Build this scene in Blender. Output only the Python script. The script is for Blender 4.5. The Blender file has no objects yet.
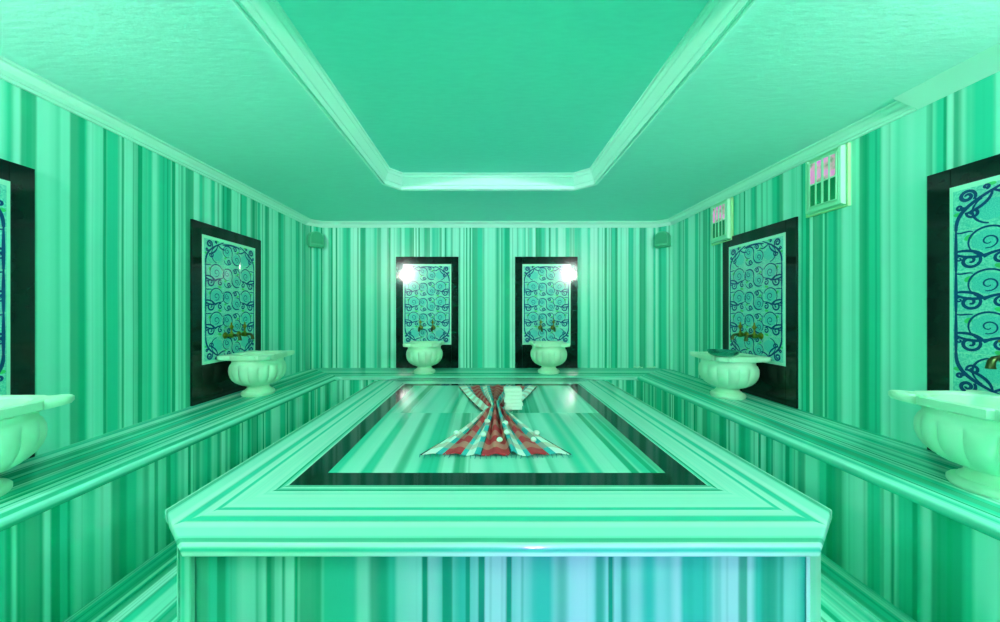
import bpy, bmesh, math, random
from mathutils import Vector, Matrix, Euler

S = bpy.context.scene
COL = S.collection
random.seed(7)
PI = math.pi

# ------------------------------------------------------------------ camera, world, exposure
EYE = 1.21                                    # camera height above the floor
cd = bpy.data.cameras.new('camera')
cam = bpy.data.objects.new('camera', cd)
COL.objects.link(cam)
cam.location = (0, 0, EYE)
cam.rotation_euler = (PI / 2, 0, 0)
cd.sensor_fit = 'HORIZONTAL'
cd.sensor_width = 36
cd.lens = 345 / 1000 * 36
cd.shift_x = 0.013
cd.shift_y = 0.001
cd.clip_start = 0.02
S.camera = cam

w = bpy.data.worlds.new('world')
S.world = w
w.use_nodes = True
w.node_tree.nodes['Background'].inputs[0].default_value = (0, 0, 0, 1)
w.node_tree.nodes['Background'].inputs[1].default_value = 0

S.view_settings.view_transform = 'Standard'
S.view_settings.look = 'None'
S.view_settings.gamma = 1
S.view_settings.use_curve_mapping = False
S.view_settings.exposure = 0.36
try:
    S.cycles.max_bounces = 16
    S.cycles.diffuse_bounces = 10
    S.cycles.glossy_bounces = 6
except Exception:
    pass
LAMP_POWER = 225.0
UP_FILL_POWER = 190.0                              # upward fill beam added at each wall lamp to lift the ceiling
DOOR_FILL_POWER = 1.2                              # fill glow added to the unseen door pane
DOOR_FILL_TINT = (0.85, 0.95, 1.0, 1)
LAMP_TINT = (1.0, 0.86, 0.86, 1)

# violet spot added behind the camera to tint the platform front
sl = bpy.data.lights.new('violet_fill_spot', 'SPOT')
sl.energy = 50
sl.color = (0.5, 0.10, 1.0)
sl.spot_size = math.radians(70)
sl.spot_blend = 1.0
sl.shadow_soft_size = 0.04
slo = bpy.data.objects.new('violet_fill_spot', sl)
COL.objects.link(slo)
slo.location = (0.36, -0.33, 0.16)
slo.rotation_euler = (math.radians(104), 0, math.radians(-1))

# ------------------------------------------------------------------ helpers
def tag(o, label=None, cat=None, group=None, kind=None):
    if label: o['label'] = label
    if cat: o['category'] = cat
    if group: o['group'] = group
    if kind: o['kind'] = kind
    return o

def thing(name, label, cat, loc=(0, 0, 0), rotz=0, group=None):
    o = bpy.data.objects.new(name, None)
    o.empty_display_size = 0.05
    COL.objects.link(o)
    o.location = loc
    o.rotation_euler = (0, 0, rotz)
    return tag(o, label, cat, group)

def obj(name, bm, mats, parent=None, smooth=None, uvf=None, recalc=True):
    if recalc:
        bmesh.ops.recalc_face_normals(bm, faces=bm.faces)
    if uvf:
        bm.normal_update()
        uvl = bm.loops.layers.uv.verify()
        for f in bm.faces:
            c = f.calc_center_median()
            for l in f.loops:
                l[uvl].uv = uvf(l.vert.co, f.normal, c)
    me = bpy.data.meshes.new(name)
    bm.to_mesh(me)
    bm.free()
    if not isinstance(mats, (list, tuple)):
        mats = [mats]
    for m in mats:
        me.materials.append(m)
    o = bpy.data.objects.new(name, me)
    COL.objects.link(o)
    if parent:
        o.parent = parent
    if smooth is not None:
        me.polygons.foreach_set('use_smooth', [True] * len(me.polygons))
        try:
            me.set_sharp_from_angle(angle=math.radians(smooth))
        except Exception:
            pass
    return o

def copy_tree(o, parent=None):
    c = o.copy()
    COL.objects.link(c)
    if parent:
        c.parent = parent
    for ch in list(o.children):
        copy_tree(ch, c)
    return c

def face(bm, pts, mi=0):
    vs = [bm.verts.new(p) for p in pts]
    f = bm.faces.new(vs)
    f.material_index = mi
    return f

def box(bm, x0, x1, y0, y1, z0, z1, mi=0, bev=0, seg=2, mat=None):
    b = bmesh.new()
    bmesh.ops.create_cube(b, size=1)
    for v in b.verts:
        v.co = Vector(((x0 + x1) / 2 + v.co.x * (x1 - x0), (y0 + y1) / 2 + v.co.y * (y1 - y0), (z0 + z1) / 2 + v.co.z * (z1 - z0)))
    if bev:
        bmesh.ops.bevel(b, geom=list(b.edges), offset=bev, segments=seg, profile=0.6, affect='EDGES')
    merge(bm, b, mi, mat)

def merge(bm, b, mi=0, mat=None):
    m = {}
    for v in b.verts:
        m[v] = bm.verts.new(mat @ v.co if mat else v.co)
    for f in b.faces:
        nf = bm.faces.new([m[v] for v in f.verts])
        nf.material_index = mi
        nf.smooth = f.smooth
    b.free()

def prism(bm, poly, z0, z1, mi=0, front=None, bev=0.012, seg=3):
    """vertical prism over a plan polygon; the edges listed in `front` get a rounded top and bottom arris"""
    b = bmesh.new()
    n = len(poly)
    lo = [b.verts.new((p[0], p[1], z0)) for p in poly]
    hi = [b.verts.new((p[0], p[1], z1)) for p in poly]
    b.faces.new(lo)
    b.faces.new(hi)
    for i in range(n):
        b.faces.new((lo[i], lo[(i + 1) % n], hi[(i + 1) % n], hi[i]))
    bmesh.ops.recalc_face_normals(b, faces=b.faces)
    if front:
        es = []
        for i in front:
            for L in (hi, lo):
                e = b.edges.get((L[i], L[(i + 1) % n]))
                if e: es.append(e)
        bmesh.ops.bevel(b, geom=es, offset=bev, segments=seg, profile=0.5, affect='EDGES')
    merge(bm, b, mi)

def offset_path(path, d, closed):
    """offset a plan polyline to its left by d, mitred"""
    n = len(path)
    out = []
    for i in range(n):
        p = Vector(path[i])
        if closed or 0 < i < n - 1:
            a = (p - Vector(path[i - 1])).normalized()
            c = (Vector(path[(i + 1) % n]) - p).normalized()
        elif i == 0:
            a = c = (Vector(path[1]) - p).normalized()
        else:
            a = c = (p - Vector(path[i - 1])).normalized()
        na = Vector((-a.y, a.x)); nc = Vector((-c.y, c.x))
        m = (na + nc)
        m = m / max(1e-6, (1 + na.dot(nc)))
        out.append(p + m * d)
    return out

def sweep(bm, path, prof, closed=False, mi=0):
    """sweep a (offset, z) profile along a plan polyline"""
    rows = []
    for d, z in prof:
        rows.append([bm.verts.new((q.x, q.y, z)) for q in offset_path(path, d, closed)])
    n = len(path)
    for r in range(len(rows) - 1):
        for i in range(n if closed else n - 1):
            j = (i + 1) % n
            f = bm.faces.new((rows[r][i], rows[r][j], rows[r + 1][j], rows[r + 1][i]))
            f.material_index = mi

def lathe(bm, prof, seg=48, mi=0, mat=None, mod=None, cap=True):
    rows = []
    for k, (r, z) in enumerate(prof):
        row = []
        if r < 1e-5:
            v = bm.verts.new(mat @ Vector((0, 0, z)) if mat else (0, 0, z))
            rows.append([v])
            continue
        for i in range(seg):
            t = 2 * PI * i / seg
            rr = r * (mod(t, z, k) if mod else 1)
            p = Vector((rr * math.cos(t), rr * math.sin(t), z))
            row.append(bm.verts.new(mat @ p if mat else p))
        rows.append(row)
    for a, b in zip(rows, rows[1:]):
        for i in range(seg):
            j = (i + 1) % seg
            if len(a) == 1 and len(b) == 1: continue
            if len(a) == 1: f = bm.faces.new((a[0], b[j], b[i]))
            elif len(b) == 1: f = bm.faces.new((a[i], a[j], b[0]))
            else: f = bm.faces.new((a[i], a[j], b[j], b[i]))
            f.material_index = mi
    if cap:
        for row in (rows[0], rows[-1]):
            if len(row) > 2:
                f = bm.faces.new(row); f.material_index = mi

def tube(bm, pts, rad, seg=10, mi=0, cap=True):
    """round tube along points; rad is a number or a list"""
    pts = [Vector(p) for p in pts]
    n = len(pts)
    rads = rad if isinstance(rad, (list, tuple)) else [rad] * n
    rows = []
    up = None
    for i in range(n):
        d = (pts[min(i + 1, n - 1)] - pts[max(i - 1, 0)]).normalized()
        if up is None:
            up = d.orthogonal().normalized()
        up = (up - d * up.dot(d)).normalized()
        s = d.cross(up)
        rows.append([bm.verts.new(pts[i] + (up * math.cos(2 * PI * k / seg) + s * math.sin(2 * PI * k / seg)) * rads[i]) for k in range(seg)])
    for a, b in zip(rows, rows[1:]):
        for k in range(seg):
            f = bm.faces.new((a[k], a[(k + 1) % seg], b[(k + 1) % seg], b[k])); f.material_index = mi
    if cap:
        for r in (rows[0], rows[-1]):
            f = bm.faces.new(r); f.material_index = mi

# ------------------------------------------------------------------ materials
def new_mat(name):
    m = bpy.data.materials.new(name)
    m.use_nodes = True
    nt = m.node_tree
    return m, nt, nt.nodes['Principled BSDF']

def plain(name, col, rough=0.5, metal=0, spec=0.5, coat=0):
    m, nt, b = new_mat(name)
    b.inputs['Base Color'].default_value = (*col, 1)
    b.inputs['Roughness'].default_value = rough
    b.inputs['Metallic'].default_value = metal
    b.inputs['Specular IOR Level'].default_value = spec
    b.inputs['Coat Weight'].default_value = coat
    return m

def mathn(nt, op, a, b=None, c=None):
    n = nt.nodes.new('ShaderNodeMath'); n.operation = op
    for i, v in enumerate((a, b, c)):
        if v is None: continue
        if isinstance(v, (int, float)): n.inputs[i].default_value = v
        else: nt.links.new(v, n.inputs[i])
    return n.outputs[0]

def noise1(nt, wv, scale, detail=2.0, rough=0.55):
    n = nt.nodes.new('ShaderNodeTexNoise'); n.noise_dimensions = '1D'
    n.inputs['Scale'].default_value = scale
    n.inputs['Detail'].default_value = detail
    n.inputs['Roughness'].default_value = rough
    nt.links.new(wv, n.inputs['W'])
    return n.outputs['Fac']

def ramp(nt, fac, stops):
    r = nt.nodes.new('ShaderNodeValToRGB')
    el = r.color_ramp.elements
    while len(el) < len(stops): el.new(0.5)
    for e, (p, c) in zip(el, stops):
        e.position = p; e.color = (*c, 1)
    nt.links.new(fac, r.inputs[0])
    return r.outputs[0]

G_DARK = (0.004, 0.40, 0.22)
G_MID = (0.045, 0.64, 0.44)
G_LIGHT = (0.30, 0.88, 0.72)
G_PALE = (0.46, 0.94, 0.82)

MARBLE = (G_DARK, G_MID, G_LIGHT, G_PALE)

def smooth(nt, v, lo, hi):
    n = nt.nodes.new('ShaderNodeMapRange'); n.interpolation_type = 'SMOOTHSTEP'
    n.inputs['From Min'].default_value = lo; n.inputs['From Max'].default_value = hi
    nt.links.new(v, n.inputs['Value'])
    return n.outputs[0]

def mixc(nt, fac, a, b):
    mx = nt.nodes.new('ShaderNodeMix'); mx.data_type = 'RGBA'
    nt.links.new(fac, mx.inputs['Factor'])
    for sock, v in (('A', a), ('B', b)):
        if isinstance(v, tuple): mx.inputs[sock].default_value = (*v, 1)
        else: nt.links.new(v, mx.inputs[sock])
    return mx.outputs['Result']

def marble(name, seed=0.0, scale=1.0, rough=0.18, warp=0.0005, dark=0.0, tone=1.0):
    """streaked green marble: the streaks run along V, the pattern varies along U (metres)"""
    m, nt, b = new_mat(name)
    G_DARK, G_MID, G_LIGHT, G_PALE = [tuple(t * q for t, q in zip(tone if isinstance(tone, tuple) else (tone,) * 3, c)) for c in MARBLE]
    uv = nt.nodes.new('ShaderNodeUVMap')
    sp = nt.nodes.new('ShaderNodeSeparateXYZ')
    nt.links.new(uv.outputs[0], sp.inputs[0])
    nz = nt.nodes.new('ShaderNodeTexNoise'); nz.noise_dimensions = '2D'
    nz.inputs['Scale'].default_value = 1.6
    nz.inputs['Detail'].default_value = 2
    nt.links.new(uv.outputs[0], nz.inputs['Vector'])
    wob = mathn(nt, 'MULTIPLY', mathn(nt, 'SUBTRACT', nz.outputs['Fac'], 0.5), warp * 10)
    u = mathn(nt, 'ADD', mathn(nt, 'ADD', sp.outputs[0], wob), seed + 40.0)
    pale = smooth(nt, noise1(nt, u, 7.0 * scale, 1.0, 0.5), 0.38, 0.64)
    col = mixc(nt, pale, G_LIGHT, G_PALE)
    mid = smooth(nt, noise1(nt, mathn(nt, 'ADD', u, 5.37), 9.0 * scale, 1.5, 0.5), 0.48 - dark, 0.66 - dark)
    col = mixc(nt, mid, col, G_MID)
    cluster = smooth(nt, noise1(nt, mathn(nt, 'ADD', u, 9.71), 3.4 * scale, 0.5, 0.5), 0.44 - dark, 0.60 - dark)
    thin = smooth(nt, noise1(nt, mathn(nt, 'ADD', u, 2.13), 30.0 * scale, 1.0, 0.5), 0.48, 0.66)
    col = mixc(nt, mathn(nt, 'MULTIPLY', cluster, thin), col, G_DARK)
    wide = smooth(nt, noise1(nt, mathn(nt, 'ADD', u, 17.9), 10.0 * scale, 0.0, 0.5), 0.61 - dark, 0.72 - dark)
    col = mixc(nt, mathn(nt, 'MULTIPLY', wide, 0.8), col, G_DARK)
    nt.links.new(col, b.inputs['Base Color'])
    b.inputs['Roughness'].default_value = rough
    b.inputs['Specular IOR Level'].default_value = 0.28
    return m

M = {}
M['wall'] = marble('wall_marble', 0.0, 1.0, 0.3, dark=0.025)
M['bench_top'] = marble('bench_top_marble', 3.3, 1.6, 0.2, dark=0.05, tone=0.94)
M['bench_front'] = marble('bench_front_marble', 7.1, 1.0, 0.25, dark=0.06)
M['ring'] = marble('platform_ring_marble', 11.7, 2.5, 0.16, 0.0004, dark=-0.03, tone=(1.08, 0.80, 0.82))
M['panel'] = marble('platform_panel_marble', 17.2, 0.9, 0.12, 0.0008, dark=-0.01, tone=(0.95, 0.78, 0.79))
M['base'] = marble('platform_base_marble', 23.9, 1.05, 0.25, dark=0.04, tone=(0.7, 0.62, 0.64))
M['floor'] = marble('floor_marble', 29.0, 1.2, 0.25)
M['strip'] = marble('floor_strip_marble', 31.0, 2.2, 0.25, dark=0.1)

def granite():
    m, nt, b = new_mat('black_granite')
    tc = nt.nodes.new('ShaderNodeTexCoord')
    n = nt.nodes.new('ShaderNodeTexNoise'); n.inputs['Scale'].default_value = 9; n.inputs['Detail'].default_value = 6
    nt.links.new(tc.outputs['Object'], n.inputs['Vector'])
    c = ramp(nt, n.outputs['Fac'], [(0.3, (0.002, 0.006, 0.005)), (0.7, (0.004, 0.02, 0.015))])
    nt.links.new(c, b.inputs['Base Color'])
    b.inputs['Roughness'].default_value = 0.07
    b.inputs['Specular IOR Level'].default_value = 0.32
    return m
M['granite'] = granite()

def paint(name, col, bump=0.15, rough=0.7):
    m, nt, b = new_mat(name)
    tc = nt.nodes.new('ShaderNodeTexCoord')
    mp = nt.nodes.new('ShaderNodeMapping'); mp.inputs['Scale'].default_value = (14, 55, 14)
    n = nt.nodes.new('ShaderNodeTexNoise'); n.inputs['Scale'].default_value = 1.0; n.inputs['Detail'].default_value = 4
    nt.links.new(tc.outputs['Object'], mp.inputs[0]); nt.links.new(mp.outputs[0], n.inputs['Vector'])
    c = ramp(nt, n.outputs['Fac'], [(0.3, tuple(v * 0.95 for v in col)), (0.7, col)])
    nt.links.new(c, b.inputs['Base Color'])
    bp = nt.nodes.new('ShaderNodeBump'); bp.inputs['Strength'].default_value = bump; bp.inputs['Distance'].default_value = 0.003
    nt.links.new(n.outputs['Fac'], bp.inputs['Height']); nt.links.new(bp.outputs[0], b.inputs['Normal'])
    b.inputs['Roughness'].default_value = rough
    b.inputs['Specular IOR Level'].default_value = 0.25
    return m
M['ceiling'] = paint('ceiling_paint', (0.46, 0.93, 0.87), 0.35)
M['tray'] = paint('tray_shade_paint', (0.30, 0.89, 0.81), 0.05)  # ceiling paint again, the tray's weaker light put into a deeper colour
M['plaster'] = plain('moulding_plaster', (0.55, 0.94, 0.84), 0.55)

def cream_marble():
    m, nt, b = new_mat('cream_marble')
    tc = nt.nodes.new('ShaderNodeTexCoord')
    n = nt.nodes.new('ShaderNodeTexNoise'); n.inputs['Scale'].default_value = 5; n.inputs['Detail'].default_value = 5; n.inputs['Distortion'].default_value = 1.2
    nt.links.new(tc.outputs['Object'], n.inputs['Vector'])
    c = ramp(nt, n.outputs['Fac'], [(0.35, (0.52, 0.88, 0.64)), (0.65, (0.64, 0.92, 0.70))])
    nt.links.new(c, b.inputs['Base Color'])
    b.inputs['Roughness'].default_value = 0.35
    return m
M['cream'] = cream_marble()

def speckle(name, c0, c1, scale, rough=0.15, coat=0.3):
    m, nt, b = new_mat(name)
    tc = nt.nodes.new('ShaderNodeTexCoord')
    n = nt.nodes.new('ShaderNodeTexNoise'); n.inputs['Scale'].default_value = scale; n.inputs['Detail'].default_value = 3
    nt.links.new(tc.outputs['Object'], n.inputs['Vector'])
    nt.links.new(ramp(nt, n.outputs['Fac'], [(0.35, c0), (0.65, c1)]), b.inputs['Base Color'])
    b.inputs['Roughness'].default_value = rough
    b.inputs['Coat Weight'].default_value = coat
    b.inputs['Coat Roughness'].default_value = 0.06
    return m
M['tile'] = speckle('tile_glaze', (0.11, 0.62, 0.55), (0.34, 0.84, 0.74), 160)
M['tile_edge'] = speckle('tile_border', (0.46, 0.90, 0.74), (0.52, 0.94, 0.78), 30)
M['navy'] = plain('navy_glaze', (0.004, 0.06, 0.20), 0.15)
M['turq'] = speckle('turquoise_glaze', (0.07, 0.54, 0.54), (0.18, 0.76, 0.70), 220)
M['leaf'] = plain('leaf_glaze', (0.08, 0.62, 0.20), 0.15)
M['brass'] = plain('aged_brass', (0.22, 0.24, 0.03), 0.28, 1.0)
M['brass_dark'] = plain('dark_brass', (0.05, 0.075, 0.02), 0.35, 0.8)
M['tin'] = plain('tinned_copper', (0.06, 0.36, 0.28), 0.22, 0.9)
M['soap'] = plain('white_soap', (0.86, 0.90, 0.82), 0.45)
M['speaker'] = plain('speaker_shell', (0.07, 0.52, 0.30), 0.5)
M['grille'] = plain('speaker_grille', (0.03, 0.40, 0.22), 0.6)
M['casing'] = plain('cream_casing', (0.36, 0.86, 0.60), 0.4)
M['casing_trim'] = plain('yellow_casing_trim', (0.44, 0.82, 0.40), 0.4)
M['pane_dark'] = plain('green_pane', (0.01, 0.30, 0.12), 0.12)
M['wood'] = plain('door_wood', (0.10, 0.05, 0.02), 0.4)
M['caulk'] = plain('white_sealant', (0.45, 0.92, 0.7), 0.4)

def pink_pane():
    m, nt, b = new_mat('pink_lit_pane')
    tc = nt.nodes.new('ShaderNodeTexCoord')
    n = nt.nodes.new('ShaderNodeTexNoise'); n.inputs['Scale'].default_value = 14; n.inputs['Detail'].default_value = 3
    nt.links.new(tc.outputs['Object'], n.inputs['Vector'])
    c = ramp(nt, n.outputs['Fac'], [(0.34, (0.10, 0.22, 0.14)), (0.44, (0.50, 0.34, 0.36)), (0.54, (0.80, 0.32, 0.58)), (0.64, (0.90, 0.22, 0.66))])
    nt.links.new(c, b.inputs['Base Color'])
    nt.links.new(c, b.inputs['Emission Color'])
    b.inputs['Emission Strength'].default_value = 0.45
    b.inputs['Roughness'].default_value = 0.15
    return m
M['pane_pink'] = pink_pane()

def lamp_mat():
    m, nt, b = new_mat('lamp_globe_glass')
    b.inputs['Base Color'].default_value = (0.9, 0.9, 0.9, 1)
    b.inputs['Emission Color'].default_value = LAMP_TINT
    b.inputs['Emission Strength'].default_value = LAMP_POWER
    return m
M['globe'] = lamp_mat()
def door_fill_glow():
    m, nt, b = new_mat('frosted_fill_glow')
    b.inputs['Base Color'].default_value = (0.8, 0.9, 0.9, 1)
    b.inputs['Emission Color'].default_value = DOOR_FILL_TINT
    b.inputs['Emission Strength'].default_value = DOOR_FILL_POWER
    return m
M['door_fill_glow'] = door_fill_glow()

def plaid():
    """woven bath wrap: warp stripes along U, pale weft bars along V"""
    m, nt, b = new_mat('plaid_cotton')
    uv = nt.nodes.new('ShaderNodeUVMap')
    sp = nt.nodes.new('ShaderNodeSeparateXYZ')
    nt.links.new(uv.outputs[0], sp.inputs[0])
    a = mathn(nt, 'ABSOLUTE', mathn(nt, 'SUBTRACT', mathn(nt, 'MULTIPLY', sp.outputs[0], 2), 1))
    RED = (0.60, 0.025, 0.04); WHT = (0.84, 0.90, 0.86); TEAL = (0.03, 0.42, 0.46); BLK = (0.01, 0.03, 0.03)
    r = nt.nodes.new('ShaderNodeValToRGB'); r.color_ramp.interpolation = 'CONSTANT'
    stops = [(0.0, RED), (0.19, BLK), (0.205, TEAL), (0.28, WHT), (0.39, TEAL), (0.46, RED), (0.70, TEAL), (0.79, WHT), (0.965, BLK)]
    el = r.color_ramp.elements
    while len(el) < len(stops): el.new(0.5)
    for e, (p, c) in zip(el, stops):
        e.position = p; e.color = (*c, 1)
    nt.links.new(a, r.inputs[0])
    v = mathn(nt, 'FRACT', mathn(nt, 'MULTIPLY', sp.outputs[1], 12.0))
    bar = mathn(nt, 'GREATER_THAN', v, 0.52)
    mx = nt.nodes.new('ShaderNodeMix'); mx.data_type = 'RGBA'
    nt.links.new(mathn(nt, 'MULTIPLY', bar, 0.50), mx.inputs['Factor'])
    nt.links.new(r.outputs[0], mx.inputs['A'])
    mx.inputs['B'].default_value = (0.66, 0.32, 0.24, 1)
    nt.links.new(mx.outputs['Result'], b.inputs['Base Color'])
    b.inputs['Roughness'].default_value = 0.85
    return m
M['plaid'] = plaid()
M['fringe'] = plain('fringe_thread', (0.03, 0.28, 0.28), 0.9)

# ------------------------------------------------------------------ setting
XL, XR, YB, YR = -2.20, 2.25, 4.32, -0.60
CH = 0.14                                   # diagonal corner panels at the back
ZC = EYE + 1.115                            # ceiling
def uv_vert(off=0.0, top='x'):
    """streaks vertical on upright faces; on level faces they run along y (top='x') or x (top='y')"""
    def f(co, n, c):
        if abs(n.z) > 0.75:
            return (co.x + off, co.y) if top == 'x' else (co.y + off, co.x)
        if abs(n.x) > abs(n.y) + 1e-4: return (co.y + off, co.z)
        return (co.x + off, co.z)
    return f
def struct(name, bm, m, **k):
    return tag(obj(name, bm, m, **k), kind='structure')

T = 0.08
bm = bmesh.new(); box(bm, XL - T, XR + T, YR - T, YB + T, -0.1, 0)
struct('floor', bm, M['floor'], uvf=uv_vert(0.4))
bm = bmesh.new(); box(bm, XL - T, XL, YR, YB, 0, ZC + 0.2)
struct('wall_left', bm, M['wall'], uvf=uv_vert(1.0))
bm = bmesh.new(); box(bm, XR, XR + T, YR, YB, 0, ZC + 0.2)
struct('wall_right', bm, M['wall'], uvf=uv_vert(6.0))
bm = bmesh.new(); box(bm, XL - T, XR + T, YB, YB + T, 0, ZC + 0.2)
struct('wall_back', bm, M['wall'], uvf=uv_vert(13.0))
bm = bmesh.new(); box(bm, XL - T, XR + T, YR - T, YR, 0, ZC + 0.2)
struct('wall_rear', bm, M['wall'], uvf=uv_vert(20.0))
bm = bmesh.new(); prism(bm, [(XL, YB - CH), (XL + CH, YB), (XL, YB)], 0.51, ZC)
struct('trim_1', bm, M['wall'], uvf=uv_vert(1.35))
bm = bmesh.new(); prism(bm, [(XR, YB - CH), (XR, YB), (XR - CH, YB)], 0.51, ZC)
struct('trim_2', bm, M['wall'], uvf=uv_vert(8.2))

# ceiling with the octagonal tray
OCT = [(-0.905, 1.05), (-0.78, 0.90), (0.794, 0.90), (0.954, 1.05), (0.954, 2.987), (0.794, 3.127), (-0.78, 3.127), (-0.905, 2.975)]
ZT = ZC + 0.12
bm = bmesh.new()
out = [(XL - T, YR - T), (XR + T, YR - T), (XR + T, YB + T), (XL - T, YB + T)]
ov = [bm.verts.new((x, y, ZC)) for x, y in out]
iv = [bm.verts.new((x, y, ZC)) for x, y in OCT]
bm.faces.new((ov[0], ov[1], iv[2], iv[1])); bm.faces.new((ov[1], iv[3], iv[2]))
bm.faces.new((ov[1], ov[2], iv[4], iv[3])); bm.faces.new((ov[2], iv[5], iv[4]))
bm.faces.new((ov[2], ov[3], iv[6], iv[5])); bm.faces.new((ov[3], iv[7], iv[6]))
bm.faces.new((ov[3], ov[0], iv[0], iv[7])); bm.faces.new((ov[0], iv[1], iv[0]))
tv = [bm.verts.new((x, y, ZT)) for x, y in OCT]
for i in range(8):
    bm.faces.new((iv[i], iv[(i + 1) % 8], tv[(i + 1) % 8], tv[i]))
f = bm.faces.new(tv); f.material_index = 1
# outer skin so that the ceiling is a solid slab
o2 = [bm.verts.new((x, y, ZT + 0.08)) for x, y in out]
bm.faces.new(o2)
for i in range(4):
    bm.faces.new((ov[i], ov[(i + 1) % 4], o2[(i + 1) % 4], o2[i]))
struct('ceiling', bm, [M['ceiling'], M['tray']])

# tray cornice
prof = [(-0.045, ZC + 0.001), (-0.045, ZC - 0.010), (-0.036, ZC - 0.016), (-0.026, ZC - 0.012), (-0.022, ZC - 0.006), (-0.012, ZC - 0.012), (0.004, ZC - 0.012),
        (0.008, ZC + 0.006), (0.010, ZC + 0.018), (0.020, ZC + 0.022), (0.026, ZC + 0.045), (0.040, ZC + 0.066), (0.046, ZC + 0.078), (0.056, ZC + 0.082), (0.062, ZC + 0.104), (0.076, ZC + 0.108), (0.076, ZT - 0.001), (-0.02, ZT - 0.001)]
prof = [((d + 0.045) * 0.63 - 0.002, z) for d, z in prof]
bm = bmesh.new(); sweep(bm, OCT, prof, True)
struct('trim_3', bm, M['plaster'], smooth=35)

# wall cornice; on the right wall the near length is a plainer section
fancy = [(0.0, ZC - 0.060), (0.012, ZC - 0.060), (0.016, ZC - 0.048), (0.026, ZC - 0.046), (0.034, ZC - 0.030), (0.058, ZC - 0.018), (0.064, ZC - 0.010), (0.084, ZC - 0.008), (0.088, ZC + 0.001), (0.0, ZC + 0.001)]
plainp = [(0.0, ZC - 0.058), (0.006, ZC - 0.058), (0.012, ZC - 0.052), (0.125, ZC - 0.006), (0.130, ZC + 0.001), (0.0, ZC + 0.001)]
e = 0.0005
per = [(XR - e, 1.80), (XR - e, YB - CH), (XR - CH, YB - e), (XL + CH, YB - e), (XL + e, YB - CH), (XL + e, YR + e), (XR - e, YR + e)]
bm = bmesh.new(); sweep(bm, per[:6], fancy)
struct('trim_4', bm, M['plaster'], smooth=35)
bm = bmesh.new(); sweep(bm, per[5:] + [(XR - e, 1.80)], plainp)
face(bm, [(XR - d, 1.80, z) for d, z in plainp])
struct('trim_5', bm, M['plaster'], smooth=35)

# strips of dark marble along the feet of the benches
BXL, BXR, BYF = -1.63, 1.65, 3.75
bm = bmesh.new(); box(bm, BXL - 0.021, BXL + 0.115, YR + 0.002, BYF - 0.045, 0, 0.006)
struct('baseboard_left', bm, M['strip'], uvf=lambda co, n, c: (co.x, co.y))
bm = bmesh.new(); box(bm, BXR - 0.115, BXR + 0.021, YR + 0.002, BYF - 0.045, 0, 0.006)
struct('baseboard_right', bm, M['strip'], uvf=lambda co, n, c: (co.x + 0.7, co.y))

# the door behind the camera: wooden leaf, its frosted pane made to glow as added fill
bm = bmesh.new()
dz0, dz1 = 0.95, 2.02
box(bm, -0.50, 0.60, YR, YR + 0.035, 0, dz0, bev=0.004)
box(bm, -0.50, -0.40, YR, YR + 0.035, dz0, 2.12, bev=0.004)
box(bm, 0.50, 0.60, YR, YR + 0.035, dz0, 2.12, bev=0.004)
box(bm, -0.40, 0.50, YR, YR + 0.035, dz1, 2.12, bev=0.004)
for x0, x1 in ((-0.38, 0.02), (0.08, 0.48)):
    box(bm, x0, x1, YR + 0.03, YR + 0.045, 0.15, 0.82, bev=0.006)
struct('door_1', bm, M['wood'])
bm = bmesh.new(); box(bm, -0.40, 0.50, YR + 0.008, YR + 0.018, dz0, dz1)
struct('fill_pane_1', bm, M['door_fill_glow'])  # glowing pane added to brighten the room from behind

# ------------------------------------------------------------------ benches
HB = 0.51
TS = 0.042
ov_ = 0.022
FL0, FL1 = (BXL, BYF - 0.06), (BXL + 0.06, BYF)
FR0, FR1 = (BXR, BYF - 0.06), (BXR - 0.06, BYF)
FLm = ((FL0[0] + FL1[0]) / 2, (FL0[1] + FL1[1]) / 2)
FRm = ((FR0[0] + FR1[0]) / 2, (FR0[1] + FR1[1]) / 2)
WLm = (XL + CH / 2 + 0.003, YB - CH / 2 - 0.003)
WRm = (XR - CH / 2 - 0.003, YB - CH / 2 - 0.003)
def up(p): return (p[0], p[1] + 0.0025)      # hairline joint at the mitres
def bench(label, top_poly, front, body_poly, topdir, off):
    t = thing('marble_bench', label, 'bench', (sum(p[0] for p in top_poly) / len(top_poly), sum(p[1] for p in top_poly) / len(top_poly), 0))
    ox, oy = t.location.x, t.location.y
    bmx = bmesh.new()
    prism(bmx, [(p[0] - ox, p[1] - oy) for p in body_poly], 0.0, HB - TS)
    def uvw(fn):
        return lambda co, n, c: fn(co + Vector((ox, oy, 0)), n, c)
    obj('bench_front', bmx, M['bench_front'], t, uvf=uvw(uv_vert(off)))
    bmx = bmesh.new()
    prism(bmx, [(p[0] - ox, p[1] - oy) for p in top_poly], HB - TS, HB, front=front, bev=0.016, seg=4)
    def uvt(co, n, c):
        co = co + Vector((ox, oy, 0))
        if topdir == 'x': return (co.x + (co.z - HB) * 0.8 + off, co.y)
        return (co.y + (co.z - HB) * 0.8 + off, co.x)
    obj('bench_top', bmx, M['bench_top'], t, smooth=40, uvf=uvt)
    return t
o = ov_ + 0.0
G_ = 0.0015
left_top = [(XL + G_, YR + G_), (BXL, YR + G_), FL0, FLm, WLm, (XL + G_, YB - CH - 0.003)]
left_body = [(XL + G_, YR + G_), (BXL - o, YR + G_), (FL0[0] - o, FL0[1] + 0.01), (FLm[0] - o * .7, FLm[1] + o * .7), WLm, (XL + G_, YB - CH - 0.003)]
bench('long streaked green marble bench along the left wall carrying two basins', left_top, (1, 2), left_body, 'x', 0.0)
right_top = [(XR - G_, YR + G_), (XR - G_, YB - CH - 0.003), WRm, FRm, FR0, (BXR, YR + G_)]
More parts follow.
